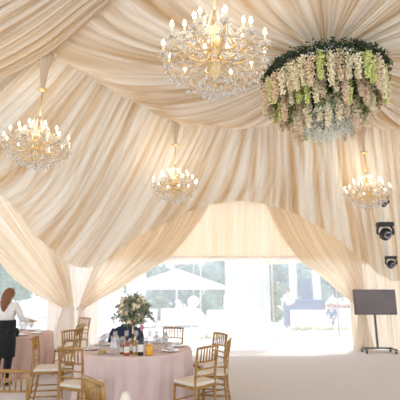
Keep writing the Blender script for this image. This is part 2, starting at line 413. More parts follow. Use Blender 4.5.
# sheers at the opening
def sheer(x0, x1, y, top_z, label, seed, npl):
    xs = [x0 + (x1 - x0) * k / 3 for k in range(4)]
    o = drape('sheer_curtain', [[(x, y, top_z), (x, y, top_z * .5), (x + R.uniform(-.03, .03), y, .02)] for x in xs], M['sheer'], npl, .04, seed, nrow=12, per=8)
    return tag(o, label, 'curtain')
sheer(.72, 2.0, 11.72, 2.5, 'white sheer curtain hanging in the middle of the back opening', 31, 18)
sheer(-2.1, -1.55, 11.72, 2.4, 'narrow white sheer curtain hanging behind the flower ball on the near table', 32, 8)
o = drape('curtain', [[(-4.15, 11.05, 2.7), (-4.1, 11.1, 1.3), (-4.05, 11.12, .01)], [(-3.75, 11.48, 2.5), (-3.7, 11.5, 1.3), (-3.66, 11.52, .01)], [(-3.3, 11.6, 2.5), (-3.25, 11.6, 1.3), (-3.22, 11.6, .01)], [(-2.8, 11.6, 2.75), (-2.85, 11.6, 1.3), (-2.8, 11.6, .01)]], M['ivory'], 18, .04, 33, nrow=14, per=9)
tag(o, 'straight ivory curtain filling the left corner behind the two tied curtains', 'curtain')

# clear film walls
M['pvc_side'] = clear_mat('clear_side_film', (1, 1, 1), .86, milky=.95)
def pane(name, a, b, h, mat=None):
    bm = bmesh.new(); a, b = Vector(a), Vector(b); d = b - a
    box(bm, ((a.x + b.x) / 2, (a.y + b.y) / 2, h / 2), (d.length, .006, h), math.atan2(d.y, d.x))
    p = struct(mesh_obj(name, bm, mat or M['pvc'], smooth=False))
    return p
def frame_bars(win, pts, h):
    bm = bmesh.new()
    for (x, y) in pts: tube(bm, [(x, y, 0), (x, y, h)], .025, 8)
    mesh_obj('window_frame', bm, M['white'], win)
w1 = pane('window_1', (-3.4, 11.85), (5.6, 11.85), 2.6); frame_bars(w1, [(-3.3, 11.88), (2.1, 11.88), (3.95, 11.88)], 2.6)
w2 = pane('window_2', (-3.5, 11.75), (-7.6, 7.45), 2.6, M['pvc_side']); frame_bars(w2, [(-5.6, 9.6)], 2.6)

# ------------------------------------------------------------------ chandeliers
def chandelier():
    """origin at the centre of the lamp, 1.05 m across"""
    t = thing('chandelier', '', 'chandelier')
    bm = bmesh.new()
    lathe(bm, [(0, -.34), (.018, -.33), (.03, -.29), (.012, -.26), (.045, -.2), (.085, -.13), (.06, -.07), (.03, -.03), (.045, .03), (.07, .1), (.05, .17), (.022, .22), (.035, .28), (.02, .34), (.012, .42), (.03, .46), (.012, .5), (0, .51)], 14)
    mesh_obj('central_column', bm, M['brass'], t)
    bm = bmesh.new(); tube(bm, [(0, 0, .5), (0, 0, .98)], .011, 6); mesh_obj('suspension_rod', bm, M['brass'], t)
    bm = bmesh.new(); lathe(bm, [(0, .93), (.03, .935), (.085, .97), (.08, .985), (.03, 1.0), (0, 1.0)], 12); mesh_obj('ceiling_cup', bm, M['brass'], t)
    # crown with beads
    bm = bmesh.new()
    for k in range(10):
        an = k * 2 * PI / 10
        for q in range(5): octa(bm, (.1 * math.cos(an) * (1 + .15 * q), .1 * math.sin(an) * (1 + .15 * q), .42 - q * .028), .011, .016)
    mesh_obj('crystal_crown', bm, M['crystal'], t)
    # crystal meshes shared by all the arms
    bmc = bmesh.new(); tube(bmc, [(0, 0, 0), (0, 0, .085)], .011, 8); mc = mesh_obj('candle', bmc, M['candle']); 
    bmb = bmesh.new(); lathe(bmb, [(0, 0), (.013, .012), (.017, .03), (.012, .052), (.004, .07), (0, .074)], 10); mb = mesh_obj('bulb', bmb, M['bulb'])
    bmp = bmesh.new(); lathe(bmp, [(0, -.012), (.02, -.01), (.048, .006), (.052, .012), (.03, .006), (0, .004)], 12)
    for k in range(6): octa(bmp, (.05 * math.cos(k * PI / 3), .05 * math.sin(k * PI / 3), -.03), .009, .026)
    mp = mesh_obj('drip_pan', bmp, M['crystal'])
    protos = [mc, mb, mp]; used = False
    def arm(r, z, an, z0, bulbz):
        nonlocal used
        bm = bmesh.new()
        pts = [(.04, z0), (r * .25, z0 - .10), (r * .55, z0 - .13), (r * .85, z - .09), (r * 1.0, z - .05), (r, z)]
        P3 = resample([(p[0] * math.cos(an), p[0] * math.sin(an), p[1]) for p in pts], 14)
        tube(bm, P3, .009, 6)
        # scroll
        sc_ = [(r * .72 + .05 * math.cos(a), z - .05 + .05 * math.sin(a)) for a in [k * .6 for k in range(8)]]
        tube(bm, [(p[0] * math.cos(an), p[0] * math.sin(an), p[1]) for p in sc_], .006, 5)
        ao = mesh_obj('arm', bm, M['brass'], t)
        e = (r * math.cos(an), r * math.sin(an), z)
        for p_, dz in ((mp, 0), (mc, .005), (mb, .088)):
            q = p_ if not used else p_.copy()
            if used: C.objects.link(q)
            q.parent = ao; q.location = (e[0], e[1], e[2] + dz)
        used = True
        # beaded string from the crown to this arm's end and on to the next arm
        bm = bmesh.new(); gp = []
        for k in range(14):
            q = k / 13; rr = .1 + (r - .1) * q
            gp.append((rr * math.cos(an + .1 * (1 - q)), rr * math.sin(an + .1 * (1 - q)), .40 * (1 - q) + (z + .02) * q - .16 * math.sin(PI * q)))
        a2 = an + 2 * PI / 12; p0 = Vector(gp[-1]); p1 = Vector((r * math.cos(a2), r * math.sin(a2), z))
        for k in range(1, 9):
            q = k / 8; p = p0.lerp(p1, q); p.z -= .12 * math.sin(PI * q); gp.append(tuple(p))
        gp = resample(gp, 61)
        tube(bm, gp, [.003 if k % 2 else .0125 for k in range(61)], 5)
        mesh_obj('crystal_garland', bm, M['crystal'], t)
    for k in range(12): arm(.49, -.02 + .03 * (k % 2), k * 2 * PI / 12 + .13, .0, 0)
    for k in range(8): arm(.30, .17, k * 2 * PI / 8 + .3, .16, 0)
    # hanging drops
    bmd = bmesh.new(); octa(bmd, (0, 0, 0), .016, .034); octa(bmd, (0, 0, .05), .009, .012); md = mesh_obj('crystal_drop', bmd, M['crystal'], t)
    first = True
    for r, z, n in ((.47, -.15, 24), (.38, -.22, 22), (.28, -.28, 18), (.18, -.33, 13), (.09, -.38, 8)):
        for k in range(n):
            q = md if first else md.copy()
            if not first: C.objects.link(q)
            first = False
            an = k * 2 * PI / n + r * 7
            q.location = (r * math.cos(an), r * math.sin(an), z + .02 * math.sin(k * 2.3)); q.rotation_euler = (0, 0, k)
    bm = bmesh.new()
    for r, z in ((.47, -.09), (.38, -.16), (.28, -.22), (.18, -.27)):
        tube(bm, [(r * math.cos(k * PI / 16), r * math.sin(k * PI / 16), z) for k in range(33)], .006, 5)
    mesh_obj('basket_hoops', bm, M['brass'], t)
    bm = bmesh.new()
    for s in range(420):
        an = R.uniform(0, 2 * PI); q = R.random() ** .6; r = .5 * q
        z = -.36 + .27 * q ** 2 + R.uniform(-.02, .10)
        octa(bm, (r * math.cos(an), r * math.sin(an), z), .010, .014)
    ob = mesh_obj('crystal_beads', bm, M['crystal'], t); ob['kind'] = 'stuff'
    # cloth sleeve above the cup
    return t
bpy.context.view_layer.update()
ch = chandelier()
bpy.context.view_layer.update()
def cache(o):
    KIDS[o.name] = list(o.children)
    for c in o.children: cache(c)
cache(ch)
spots = [((.14, 3.42, 3.80), 'largest nearest crystal chandelier at the top left of the hanging flowers'),
         ((-2.59, 6.03, 3.86), 'crystal chandelier at the far left below the lilac beam seam'),
         ((-.56, 8.66, 3.88), 'small far crystal chandelier over the middle of the room above the back arch'),
         ((3.87, 8.98, 3.80), 'far crystal chandelier on the right beside the black stage lamps')]
spots[1] = (spots[1][0], 'crystal chandelier nearest the left edge, hung on a pleated cloth sleeve')
chs = []
for i, (loc, lab) in enumerate(spots):
    o = ch if i == 0 else copy_tree(ch)
    o.location = loc; o['label'] = lab; o.rotation_euler = (0, 0, i * .4)
    o['group'] = 'crystal chandeliers under the ceiling'
    chs.append(o)
for i, o in enumerate(chs):
    top_z = 5.5 - o.location.z
    bm = bmesh.new()
    n = 28
    prof = [(.125, top_z + .02), (.105, top_z - .12), (.06, top_z * .55 + .45), (.028, 1.0), (.03, .985)]
    rings = []
    for r, z in prof:
        rings.append([bm.verts.new((r * (1 + .22 * math.sin(k * 7 * 2 * PI / n)) * math.cos(2 * PI * k / n), r * (1 + .22 * math.sin(k * 7 * 2 * PI / n)) * .8 * math.sin(2 * PI * k / n), z)) for k in range(n)])
    for a, b in zip(rings, rings[1:]):
        for k in range(n): bm.faces.new((a[k], a[(k + 1) % n], b[(k + 1) % n], b[k]))
    s = mesh_obj('cloth_sleeve', bm, M['ceil'], o); s['label'] = 'pleated beige cloth sleeve'
    L = bpy.data.lights.new('chandelier_light', 'POINT'); L.energy = 12; L.color = (1, .84, .62); L.shadow_soft_size = .3
    lo = bpy.data.objects.new('chandelier_light', L); C.objects.link(lo); lo.parent = o; lo.location = (0, 0, .34)

# ------------------------------------------------------------------ hanging flowers
fl = thing('floral_chandelier', 'large round hanging installation of wisteria and greenery under the ceiling', 'flower installation', (FX - .05, FY, 4.0)); fl.scale = (.88, .88, .9)
bm = bmesh.new()
lathe(bm, [(0, .52), (.5, .52), (.82, .47), (.84, .44), (.62, .36), (.42, .2), (.3, .0), (0, -.1)], 32)
mesh_obj('moss_base', bm, M['leaf'], fl)
bm = bmesh.new(); tube(bm, [(0, 0, .5), (0, 0, .85)], .02, 8); mesh_obj('hanging_rod', bm, M['brass'], fl)
bm = bmesh.new()
for k in range(9000):
    an = R.uniform(0, 2 * PI); z = .52 + R.gauss(0, .04); r = R.gauss(.88, .03)
    if k % 3 == 0:
        r = R.uniform(.2, .86); z = R.uniform(-.02, .45) if r < .55 else R.uniform(.25, .5)
    leaf(bm, (r * math.cos(an), r * math.sin(an), z), R.uniform(.03, .065), R, .3)
o = mesh_obj('foliage', bm, M['leaf'], fl, smooth=False); o['kind'] = 'stuff'
bm = bmesh.new()
for k in range(2600):
    an = R.uniform(0, 2 * PI); q = R.random(); r = .92 - .5 * q + R.gauss(0, .03); z = .42 - q * .6 + R.gauss(0, .07)
    leaf(bm, (r * math.cos(an), r * math.sin(an), z), R.uniform(.035, .075), R, .8)
o = mesh_obj('fresh_foliage', bm, M['leaf2'], fl, smooth=False); o['kind'] = 'stuff'
def strand(L, rnd):
    bm = bmesh.new()
    tube(bm, [(0, 0, 0), (0, 0, -L)], .004, 4)
    n = int(L * 560)
    for k in range(n):
        s = k / n; r = .060 * (1 - .65 * s ** 2.2); an = rnd.uniform(0, 6.28); rr = r * math.sqrt(rnd.random())
        c = (rr * math.cos(an), rr * math.sin(an), -s * L)
        for q in range(2): leaf(bm, c, rnd.uniform(.022, .036), rnd, 0.2, .85)
    return bm
protos = []
for mname, L in (('petal_p', .50), ('petal_w', .46), ('petal_g', .42), ('petal_p', .40), ('petal_w', .36), ('petal_w', .5)):
    protos.append((mname, strand(L, R)))
pm = []
for mname, b in protos:
    me = bpy.data.meshes.new('wisteria_strand'); b.to_mesh(me); b.free(); me.materials.append(M[mname]); pm.append(me)
names = {0: 'peach wisteria strand', 1: 'cream wisteria strand', 2: 'lime green wisteria strand', 3: 'peach wisteria strand', 4: 'cream wisteria strand', 5: 'cream wisteria strand'}
for r, z, n in ((.88, .40, 46), (.66, .26, 33), (.45, .06, 21)):
    for k in range(n):
        an = k * 2 * PI / n + R.uniform(-.05, .05); j = R.choice([0, 0, 1, 1, 2, 3, 4, 5])
        o = bpy.data.objects.new('wisteria_strand', pm[j]); C.objects.link(o); o.parent = fl
        rr = r + R.uniform(-.03, .03)
        o.location = (rr * math.cos(an), rr * math.sin(an), z + R.uniform(-.03, .05)); o.rotation_euler = (R.uniform(-.05, .05), R.uniform(-.05, .05), R.uniform(0, 6)); o['label'] = names[j]
        sc_ = R.uniform(.8, 1.05); o.scale = (1, 1, sc_)
bm = bmesh.new()
for k in range(5200):
    an = R.uniform(0, 2 * PI); q = R.random() ** .5; r = .50 * q; z = -.42 + .26 * q ** 2 + R.gauss(0, .05)
    leaf(bm, (r * math.cos(an), r * math.sin(an), z), R.uniform(.012, .028), R, 0, .8)
o = mesh_obj('gypsophila', bm, M['breath'], fl, smooth=False); o['kind'] = 'stuff'; o['label'] = 'pale gypsophila cloud at the bottom'

# ------------------------------------------------------------------ chiavari chairs
def chair_proto():
    t = thing('chiavari_chair', '', 'chair')
    g = M['gold']
    for sx in (-1, 1):
        bm = bmesh.new(); tube(bm, [(sx * .185, .18, .445), (sx * .187, .182, .3), (sx * .19, .19, .012), (sx * .19, .19, 0)], [.017, .015, .0125, .0135]); 
        for z in (.36, .2): lathe(bm, [(.0155, -.012), (.021, 0), (.0155, .012)], 8, (sx * .188, .184, z))
        mesh_obj('front_leg', bm, g, t)
        bm = bmesh.new(); P = resample([(sx * .185, -.225, 0), (sx * .18, -.19, .25), (sx * .178, -.18, .45), (sx * .182, -.2, .7), (sx * .188, -.235, .92)], 12)
        tube(bm, P, [.0135] + [.016] * 10 + [.013]); mesh_obj('back_post', bm, g, t)
    bm = bmesh.new()
    tube(bm, [(-.19, .185, .44), (.19, .185, .44)], .016); tube(bm, [(-.18, -.18, .44), (.18, -.18, .44)], .016)
    for sx in (-1, 1): tube(bm, [(sx * .185, -.18, .44), (sx * .187, .185, .44)], .016)
    box(bm, (0, 0, .445), (.36, .36, .018)); mesh_obj('seat_frame', bm, g, t)
    bm = bmesh.new(); box(bm, (0, .005, .478), (.39, .39, .045), 0, .02); mesh_obj('cushion', bm, M['cushion'], t)
    for z in (.12, .2):
        bm = bmesh.new(); tube(bm, [(-.187, .187, z + .05), (.187, .187, z + .05)], .010); mesh_obj('stretcher', bm, g, t)
        bm = bmesh.new(); tube(bm, [(-.182, -.2, z + .04), (.182, -.2, z + .04)], .010); mesh_obj('stretcher', bm, g, t)
        for sx in (-1, 1):
            bm = bmesh.new(); tube(bm, [(sx * .183, -.205, z), (sx * .188, .187, z)], .010); mesh_obj('stretcher', bm, g, t)
    bm = bmesh.new(); P = resample([(-.2, -.236, .915), (0, -.252, .922), (.2, -.236, .915)], 9); tube(bm, P, [.012, .016, .016, .016, .016, .016, .016, .016, .012]); mesh_obj('top_rail', bm, g, t)
    for z, yy in ((.745, -.213), (.655, -.197), (.575, -.19)):
        bm = bmesh.new(); P = resample([(-.18, yy + .004, z), (0, yy - .012, z), (.18, yy + .004, z)], 7); tube(bm, P, .0105); mesh_obj('back_rail', bm, g, t)
    for k in range(6):
        x = -.13 + k * .052
        bm = bmesh.new(); tube(bm, [(x, -.224, .747), (x, -.236, .83), (x, -.248, .915)], [.0075, .0095, .0075]); mesh_obj('spindle', bm, g, t)
    return t
c0 = chair_proto(); bpy.context.view_layer.update(); cache(c0)
T1 = (-1.0, 6.5); T2 = (-3.92, 8.6)
n_ch = 0
def chair(bx, by, tx, ty, label, group):
    global n_ch
    d = Vector((tx - bx, ty - by)).normalized()
    loc = (bx + d.x * .23, by + d.y * .23, 0); rz = math.atan2(-d.x, d.y)
    if n_ch == 0:
        c0.location = loc; c0.rotation_euler = (0, 0, rz); c0['label'] = label; c0['group'] = group; o = c0
    else: o = dup(c0, loc, rz, label, group)
    n_ch += 1
    return o
GA, GB, GC = 'gold chairs around the near table', 'gold chairs around the far left table', 'gold chairs in the foreground'
chair(-1.73, 3.86, -1.6, 6, 'gold chair back cut off by the lower left corner', GC)
chair(-.87, 3.5, .1, 4.25, 'gold chair whose slatted back rises from the bottom edge before the near table', GC)
chair(-1.60, 5.22, -1.05, 6.4, 'gold chair seen from behind at the left front of the near table', GA)
chair(-2.50, 6.38, -1.0, 6.62, 'gold chair in profile with white cushion left of the near table', GA)
chair(-2.25, 7.32, *T1, 'gold chair at the far left rim of the near table', GA)
chair(-.5, 7.82, -.75, 6.5, 'gold chair behind the near table right of the flower ball', GA)
nc = chair(-1.37, 7.84, *T1, 'gold chair behind the near table with a navy jacket over its back', GA)
chair(.10, 5.38, -.95, 6.4, 'nearest gold chair at the right of the near table, cream seat in view', GA)
chair(.33, 6.85, -1.2, 5.95, 'gold chair at the far right of the near table, behind two others', GA)
chair(.42, 6.10, -1.0, 6.32, 'rightmost gold chair at the near table, seen edge on', GA)
chair(-2.42, 8.45, *T2, 'gold chair between the far left table and the near table', GB)
chair(-2.85, 10.3, *T2, 'gold chair beyond the far left table by the corner curtain', GB)

# navy jacket over the back of the chair behind the table
bpy.context.view_layer.update()
jk = thing('jacket', 'navy jacket draped over a gold chair back behind the near table', 'jacket', nc.location, nc.rotation_euler[2])
bm = bmesh.new()
prof = [(-.185, .50), (-.18, .62), (-.192, .80), (-.205, .91), (-.235, .958), (-.27, .955), (-.30, .9), (-.31, .75), (-.30, .5)]
cols = 15; ring = []
for k in range(cols):
    x = -.255 + .51 * k / (cols - 1); e = abs(x) / .255
    ring.append([bm.verts.new((x, y - .0 + .012 * math.sin(k * 1.9 + z * 9), z - .085 * e ** 3.0)) for (y, z) in prof])
for a, b in zip(ring, ring[1:]):
    for i in range(len(prof) - 1): bm.faces.new((a[i], b[i], b[i + 1], a[i + 1]))
o = mesh_obj('jacket_body', bm, M['navy'], jk); md = o.modifiers.new('t', 'SOLIDIFY'); md.thickness = .016; md.offset = 0
for sx in (-1, 1):
    bm = bmesh.new(); P = resample([(sx * .22, -.27, .9), (sx * .275, -.29, .75), (sx * .285, -.285, .55), (sx * .265, -.30, .36)], 8); tube(bm, P, [.05, .06, .058, .055, .052, .05, .046, .042], 10); mesh_obj('sleeve', bm, M['navy'], jk)
bm = bmesh.new(); P = resample([(-.1, -.255, .955), (0, -.29, .975), (.1, -.255, .955)], 8); tube(bm, P, .024, 8); mesh_obj('collar', bm, M['navy'], jk)

# ------------------------------------------------------------------ round tables
def table(T, label, cl_label, mat, seed):
    rnd = random.Random(seed)
    t = thing('round_table', label, 'table', (T[0], T[1], 0))
    bm = bmesh.new(); lathe(bm, [(0, .735), (.85, .735), (.85, .71), (0, .71)], 40); mesh_obj('tabletop', bm, M['wood'], t)
    for k in range(4):
        an = PI / 4 + k * PI / 2
        bm = bmesh.new(); tube(bm, [(.5 * math.cos(an), .5 * math.sin(an), .71), (.58 * math.cos(an), .58 * math.sin(an), 0)], .018); mesh_obj('leg', bm, M['steelgrey'], t)
    n = 200; bm = bmesh.new(); rings = []
    ph = [rnd.uniform(0, 6) for _ in range(4)]
    cen = bm.verts.new((0, 0, .747))
    spec = [(.3, .747, 0), (.6, .747, 0), (.84, .747, 0), (.862, .744, 0), (.87, .732, .05), (.872, .70, .15), (.875, .6, .4), (.88, .45, .65), (.885, .25, .85), (.892, .1, 1), (.897, .006, 1)]
    for r, z, w in spec:
        row = []
        for k in range(n):
            a = 2 * PI * k / n
            f = .5 * math.sin(22 * a + ph[0] + .6 * math.sin(3 * a + ph[1])) + .35 * math.sin(13 * a + ph[2]) + .25 * math.sin(37 * a + ph[3])
            rr = r + w * .075 * (f - .55)
            row.append(bm.verts.new((rr * math.cos(a), rr * math.sin(a), z)))
        rings.append(row)
    for k in range(n): bm.faces.new((cen, rings[0][k], rings[0][(k + 1) % n]))
    for a, b in zip(rings, rings[1:]):
        for k in range(n): bm.faces.new((a[k], b[k], b[(k + 1) % n], a[(k + 1) % n]))
    o = mesh_obj('tablecloth', bm, mat); o.location = (T[0], T[1], 0)
    tag(o, cl_label, 'tablecloth')
table(T1, 'near round banquet table under a floor-length blush cloth', 'blush pink cloth falling to the floor over the near round table', M['blush'], 4)
table(T2, 'round banquet table at the far left beside the waitress', 'rose pink cloth falling to the floor over the far left table', M['blush2'], 5)

# ------------------------------------------------------------------ tableware
ZT = .749
def lobj(name, parts, loc, label, cat_, group=None):
    """parts: list of (part name, profile, material, sides)"""
    t = thing(name, label, cat_, loc, 0, group)
    for pn, prof, m, s in parts:
        bm = bmesh.new(); lathe(bm, prof, s); mesh_obj(pn, bm, m, t)
    return t
glass_prof = [(0, 0), (.034, .002), (.034, .005), (.006, .012), (.0045, .09), (.02, .105), (.036, .135), (.038, .165), (.031, .215), (.029, .215), (.035, .165), (.033, .137), (.0, .108)]
bm = bmesh.new(); lathe(bm, glass_prof, 12); gl0 = mesh_obj('wine_glass', bm, M['glass'])
bm = bmesh.new(); lathe(bm, [(0, 0), (.03, 0), (.036, .1), (.034, .1), (.028, .006), (0, .006)], 12); tm0 = mesh_obj('tumbler', bm, M['glass'])
bm = bmesh.new(); lathe(bm, [(0, 0), (.07, 0), (.09, .006), (.135, .018), (.135, .022), (.09, .011), (0, .008)], 28); pl0 = mesh_obj('dinner_plate', bm, M['china'])
bm = bmesh.new()
for k in range(6):
    tube(bm, resample([(-.05 + k * .004, -.05 + k * .02, .008), (0, -.05 + k * .02 + .004, .03 + .016 * math.sin(k * 2.1)), (.05 - k * .003, -.05 + k * .02, .01)], 6), .012, 6)
nk0 = mesh_obj('napkin', bm, M['whitecloth'])
firsts = {}
def put(proto, x, y, z, label, cat_, group, rz=0, s=1.0):
    o = proto if proto.name not in firsts else proto.copy()
    if proto.name in firsts: C.objects.link(o)
    firsts[proto.name] = 1
    o.location = (x, y, z); o.rotation_euler = (0, 0, rz); o.scale = (s, s, s)
    return tag(o, label, cat_, group)
for k in (0, 1, 2, 3, 4, 7):
    an = k * 2 * PI / 8 + .25
    cx, cy = T1[0] + .66 * math.cos(an), T1[1] + .66 * math.sin(an)
    side = 'right' if math.cos(an) > 0 else 'left'
    bf = 'back' if math.sin(an) > 0 else 'front'
    w = {('right', 'back'): ('at the far right', 0), ('right', 'front'): ('at the near right', 0), ('left', 'back'): ('at the far left', 0), ('left', 'front'): ('at the near left', 0)}[(side, bf)][0]
    put(pl0, cx, cy, ZT, f'white dinner plate laid {w} of the near table', 'plate', 'plates on the near table ' + w)
    put(nk0, cx, cy, ZT + .021, f'folded white napkin on a plate {w} of the near table', 'napkin', 'napkins on the near table ' + w, an)
    for da, rr, pr in ((.2, .50, gl0), (-.12, .47, gl0), (.36, .56, tm0)):
        gx, gy = T1[0] + rr * math.cos(an + da), T1[1] + rr * math.sin(an + da)
        nm = 'stemmed wine glass' if pr is gl0 else 'short clear tumbler'
        if math.hypot(gx - (T1[0] + .01), gy - T1[1]) < .2: continue
        put(pr, gx, gy, ZT, f'{nm} standing {w} of the near table', 'glass', f'{"stemmed wine glasses" if pr is gl0 else "short clear tumblers"} {w} of the near table', 0, 1.0)
for gx, gy, w in ((-1.22, 6.12, 'near left'), (-1.45, 6.12, 'near left'), (-1.12, 6.12, 'near left'), (-.55, 6.02, 'near right'), (-.66, 6.12, 'near right')):
    put(gl0, gx, gy, ZT, f'stemmed wine glass standing at the {w} of the near table', 'glass', f'stemmed wine glasses at the {w} of the near table')
for k in range(6):
    an = -PI / 2 + (k + 1.25) * .62
    cx, cy = T2[0] + .62 * math.cos(an), T2[1] + .62 * math.sin(an)
    put(pl0, cx, cy, ZT, 'white dinner plate laid on the far left table', 'plate', 'plates on the far left table')
    for da, rr in ((.18, .45), (-.18, .42)):
        put(gl0, T2[0] + rr * math.cos(an + da), T2[1] + rr * math.sin(an + da), ZT, 'stemmed wine glass standing on the far left table', 'glass', 'wine glasses on the far left table')

def bottle(x, y, h, r, m, label, lab_m=M['label'], cap=M['blackmetal'], name='wine_bottle'):
    t = thing(name, label, 'bottle', (x, y, ZT))
    bm = bmesh.new(); lathe(bm, [(0, 0), (r * .95, 0), (r, .01), (r, h * .56), (r * .85, h * .64), (r * .4, h * .72), (r * .34, h * .9), (0, h * .9)], 16); mesh_obj('bottle_body', bm, m, t)
    bm = bmesh.new(); lathe(bm, [(r * 1.02, h * .16), (r * 1.03, h * .17), (r * 1.03, h * .46), (r * 1.02, h * .47)], 16); mesh_obj('paper_label', bm, lab_m, t)
    bm = bmesh.new(); lathe(bm, [(r * .36, h * .8), (r * .42, h * .81), (r * .42, h * .99), (r * .36, h), (0, h)], 12); mesh_obj('cap', bm, cap, t)
bottle(-.815, 5.80, .31, .040, M['wine'], 'dark wine bottle with white label at the front of the near table')
bottle(-1.005, 5.80, .25, .037, M['rose'], 'rose wine bottle left of the dark wine bottle')
bottle(-.905, 5.86, .24, .032, M['yellow'], 'golden bottle with white label between the rose and the dark bottle', name='spirit_bottle', cap=M['label'])
bottle(-.955, 5.96, .27, .034, M['amber'], 'amber bottle behind the rose wine bottle', name='spirit_bottle')
bottle(-1.09, 5.90, .2, .03, M['amber'], 'small amber bottle left of the rose wine bottle', name='spirit_bottle')
lobj('juice_carafe', [('carafe_body', [(0, 0), (.05, 0), (.058, .03), (.055, .10), (.04, .14), (0, .14)], M['juice'], 16), ('carafe_neck', [(.04, .14), (.03, .16), (.036, .19), (.034, .19), (.028, .16)], M['glass'], 16)], (-.70, 5.83, ZT), 'squat carafe of orange juice right of the dark wine bottle', 'carafe')
t = lobj('water_pitcher', [('pitcher_body', [(0, 0), (.05, 0), (.06, .02), (.064, .12), (.05, .2), (.056, .25), (.053, .25), (.047, .2), (.06, .12), (.055, .02), (0, .006)], M['glass'], 18)], (-1.19, 5.86, ZT), 'clear glass water pitcher at the front left of the near table', 'pitcher')
bm = bmesh.new(); tube(bm, resample([(.055, 0, .22), (.11, 0, .2), (.11, 0, .1), (.06, 0, .06)], 9), .007, 6); mesh_obj('handle', bm, M['glass'], t)
lobj('bread_plate', [('plate_rim', [(0, 0), (.06, 0), (.1, .012), (.1, .016), (.06, .006), (0, .006)], M['china'], 24), ('bread_slices', [(0, .006), (.06, .008), (.07, .025), (.05, .04), (0, .045)], M['yellow'], 9)], (-1.38, 5.95, ZT), 'plate of sliced snacks at the left front of the near table', 'plate')
lobj('black_teapot', [('pot_body', [(0, 0), (.06, 0), (.085, .05), (.08, .11), (.04, .14), (0, .145)], M['black'], 16), ('lid_knob', [(0, .14), (.015, .15), (.018, .165), (0, .175)], M['black'], 10)], (-3.52, 7.96, ZT), 'black pot at the front of the far left table by the waitress', 'pot')
bottle(-3.72, 7.98, .27, .04, M['yellow'], 'golden drink bottle on the far left table by the waitress hand', name='drink_bottle', cap=M['yellow'])

# flower ball on its stand
fv = thing('flower_arrangement', 'ball of sage greens and blush flowers on a tall stand on the near table', 'flowers', (-1.03, 6.42, ZT)); fv.scale = (1.04, 1.04, 1.1)
bm = bmesh.new(); lathe(bm, [(0, 0), (.075, 0), (.075, .008), (.03, .02), (.014, .05), (.012, .3), (.02, .34), (.055, .37), (.05, .38), (0, .38)], 16); mesh_obj('stand', bm, M['brass'], fv)
def ball(n, size, mat, rmin, rmax, nm, parent, c=(0, 0, .52), sq=(1, 1, .88), asp=.45, droop=0):
    bm = bmesh.new()
    for k in range(n):
        v = Vector((R.gauss(0, 1), R.gauss(0, 1), R.gauss(0, 1))).normalized() * R.uniform(rmin, rmax)
        leaf(bm, (c[0] + v.x * sq[0], c[1] + v.y * sq[1], c[2] + v.z * sq[2]), R.uniform(*size), R, droop, asp)
    o = mesh_obj(nm, bm, mat, parent, smooth=False); return o
o = ball(1500, (.03, .075), M['sage'], .08, .245, 'foliage', fv); o['kind'] = 'stuff'
o = ball(260, (.05, .10), M['leaf2'], .10, .235, 'dark_foliage', fv); o['kind'] = 'stuff'
rose_me = None
for k in range(46):
    v = Vector((R.gauss(0, 1), R.gauss(0, 1), R.gauss(0, 1) + .1)).normalized() * R.uniform(.17, .22)
    if rose_me is None:
        bm = bmesh.new()
        for q in range(26):
            d = Vector((R.gauss(0, 1), R.gauss(0, 1), R.gauss(0, 1))).normalized()
            leaf(bm, d * .016, R.uniform(.015, .024), R, 0, .9)
        sphere(bm, (0, 0, 0), .02, 1)
        rose_me = [None, None]
        for i, mm in enumerate((M['petal_p'], M['petal_w'])):
            me = bpy.data.meshes.new('blossom'); bm.to_mesh(me); me.materials.append(mm); rose_me[i] = me
        bm.free()
    o = bpy.data.objects.new('blossom', rose_me[k % 2]); C.objects.link(o); o.parent = fv; o.location = (v.x, v.y, .52 + v.z * .88); o.scale = (1.6,) * 3; o.rotation_euler = (k, k * 2, 0)
for k in range(7):
    an = k * .9; bm = bmesh.new()
    P = resample([(.12 * math.cos(an), .12 * math.sin(an), .48), (.24 * math.cos(an), .24 * math.sin(an), .46 + .1 * (k % 2)), (.31 * math.cos(an), .31 * math.sin(an), .38 + .2 * (k % 2))], 9)
    tube(bm, P, .003, 4)
    for p in P[2:]:
        for q in range(4): leaf(bm, p, .06, R, .2)
    mesh_obj('trailing_sprig', bm, M['sage'], fv, smooth=False)
pv = thing('pink_flower_stem', 'bright pink blossom in a slim vase behind the dark wine bottle', 'flowers', (-.83, 5.96, ZT))
bm = bmesh.new(); lathe(bm, [(0, 0), (.025, 0), (.028, .05), (.012, .11), (.014, .16), (.011, .16), (0, .02)], 12); mesh_obj('bud_vase', bm, M['glass'], pv)
bm = bmesh.new(); tube(bm, [(0, 0, .02), (.005, 0, .3)], .004, 5); mesh_obj('stem', bm, M['leaf2'], pv)
ball(60, (.02, .04), M['pink'], .005, .04, 'blossom', pv, (.005, 0, .35), (.8, .8, 1.5), .9)

# foreground table just below the frame, its cone napkin peeks in
table((-.35, 2.33), 'round table in the foreground below the bottom edge', 'ivory cloth over the foreground table below the bottom edge', M['whitecloth'], 6)
bm = bmesh.new()
n = 20; rings = []
for r, z in ((.062, 0), (.060, .01), (.046, .09), (.034, .17), (.024, .205), (.010, .222)):
    rings.append([bm.verts.new((r * (1 + .12 * math.sin(5 * 2 * PI * k / n)) * math.cos(2 * PI * k / n), r * (1 + .12 * math.sin(5 * 2 * PI * k / n)) * math.sin(2 * PI * k / n), z)) for k in range(n)])
for a, b in zip(rings, rings[1:]):
    for k in range(n): bm.faces.new((a[k], a[(k + 1) % n], b[(k + 1) % n], b[k]))
bm.faces.new(rings[-1]); bm.faces.new(rings[0][::-1])
o = mesh_obj('napkin', bm, M['cushion']); o.location = (-.50, 2.9, ZT)
tag(o, 'tip of a cream cone-folded napkin at the bottom edge before the near table', 'napkin')

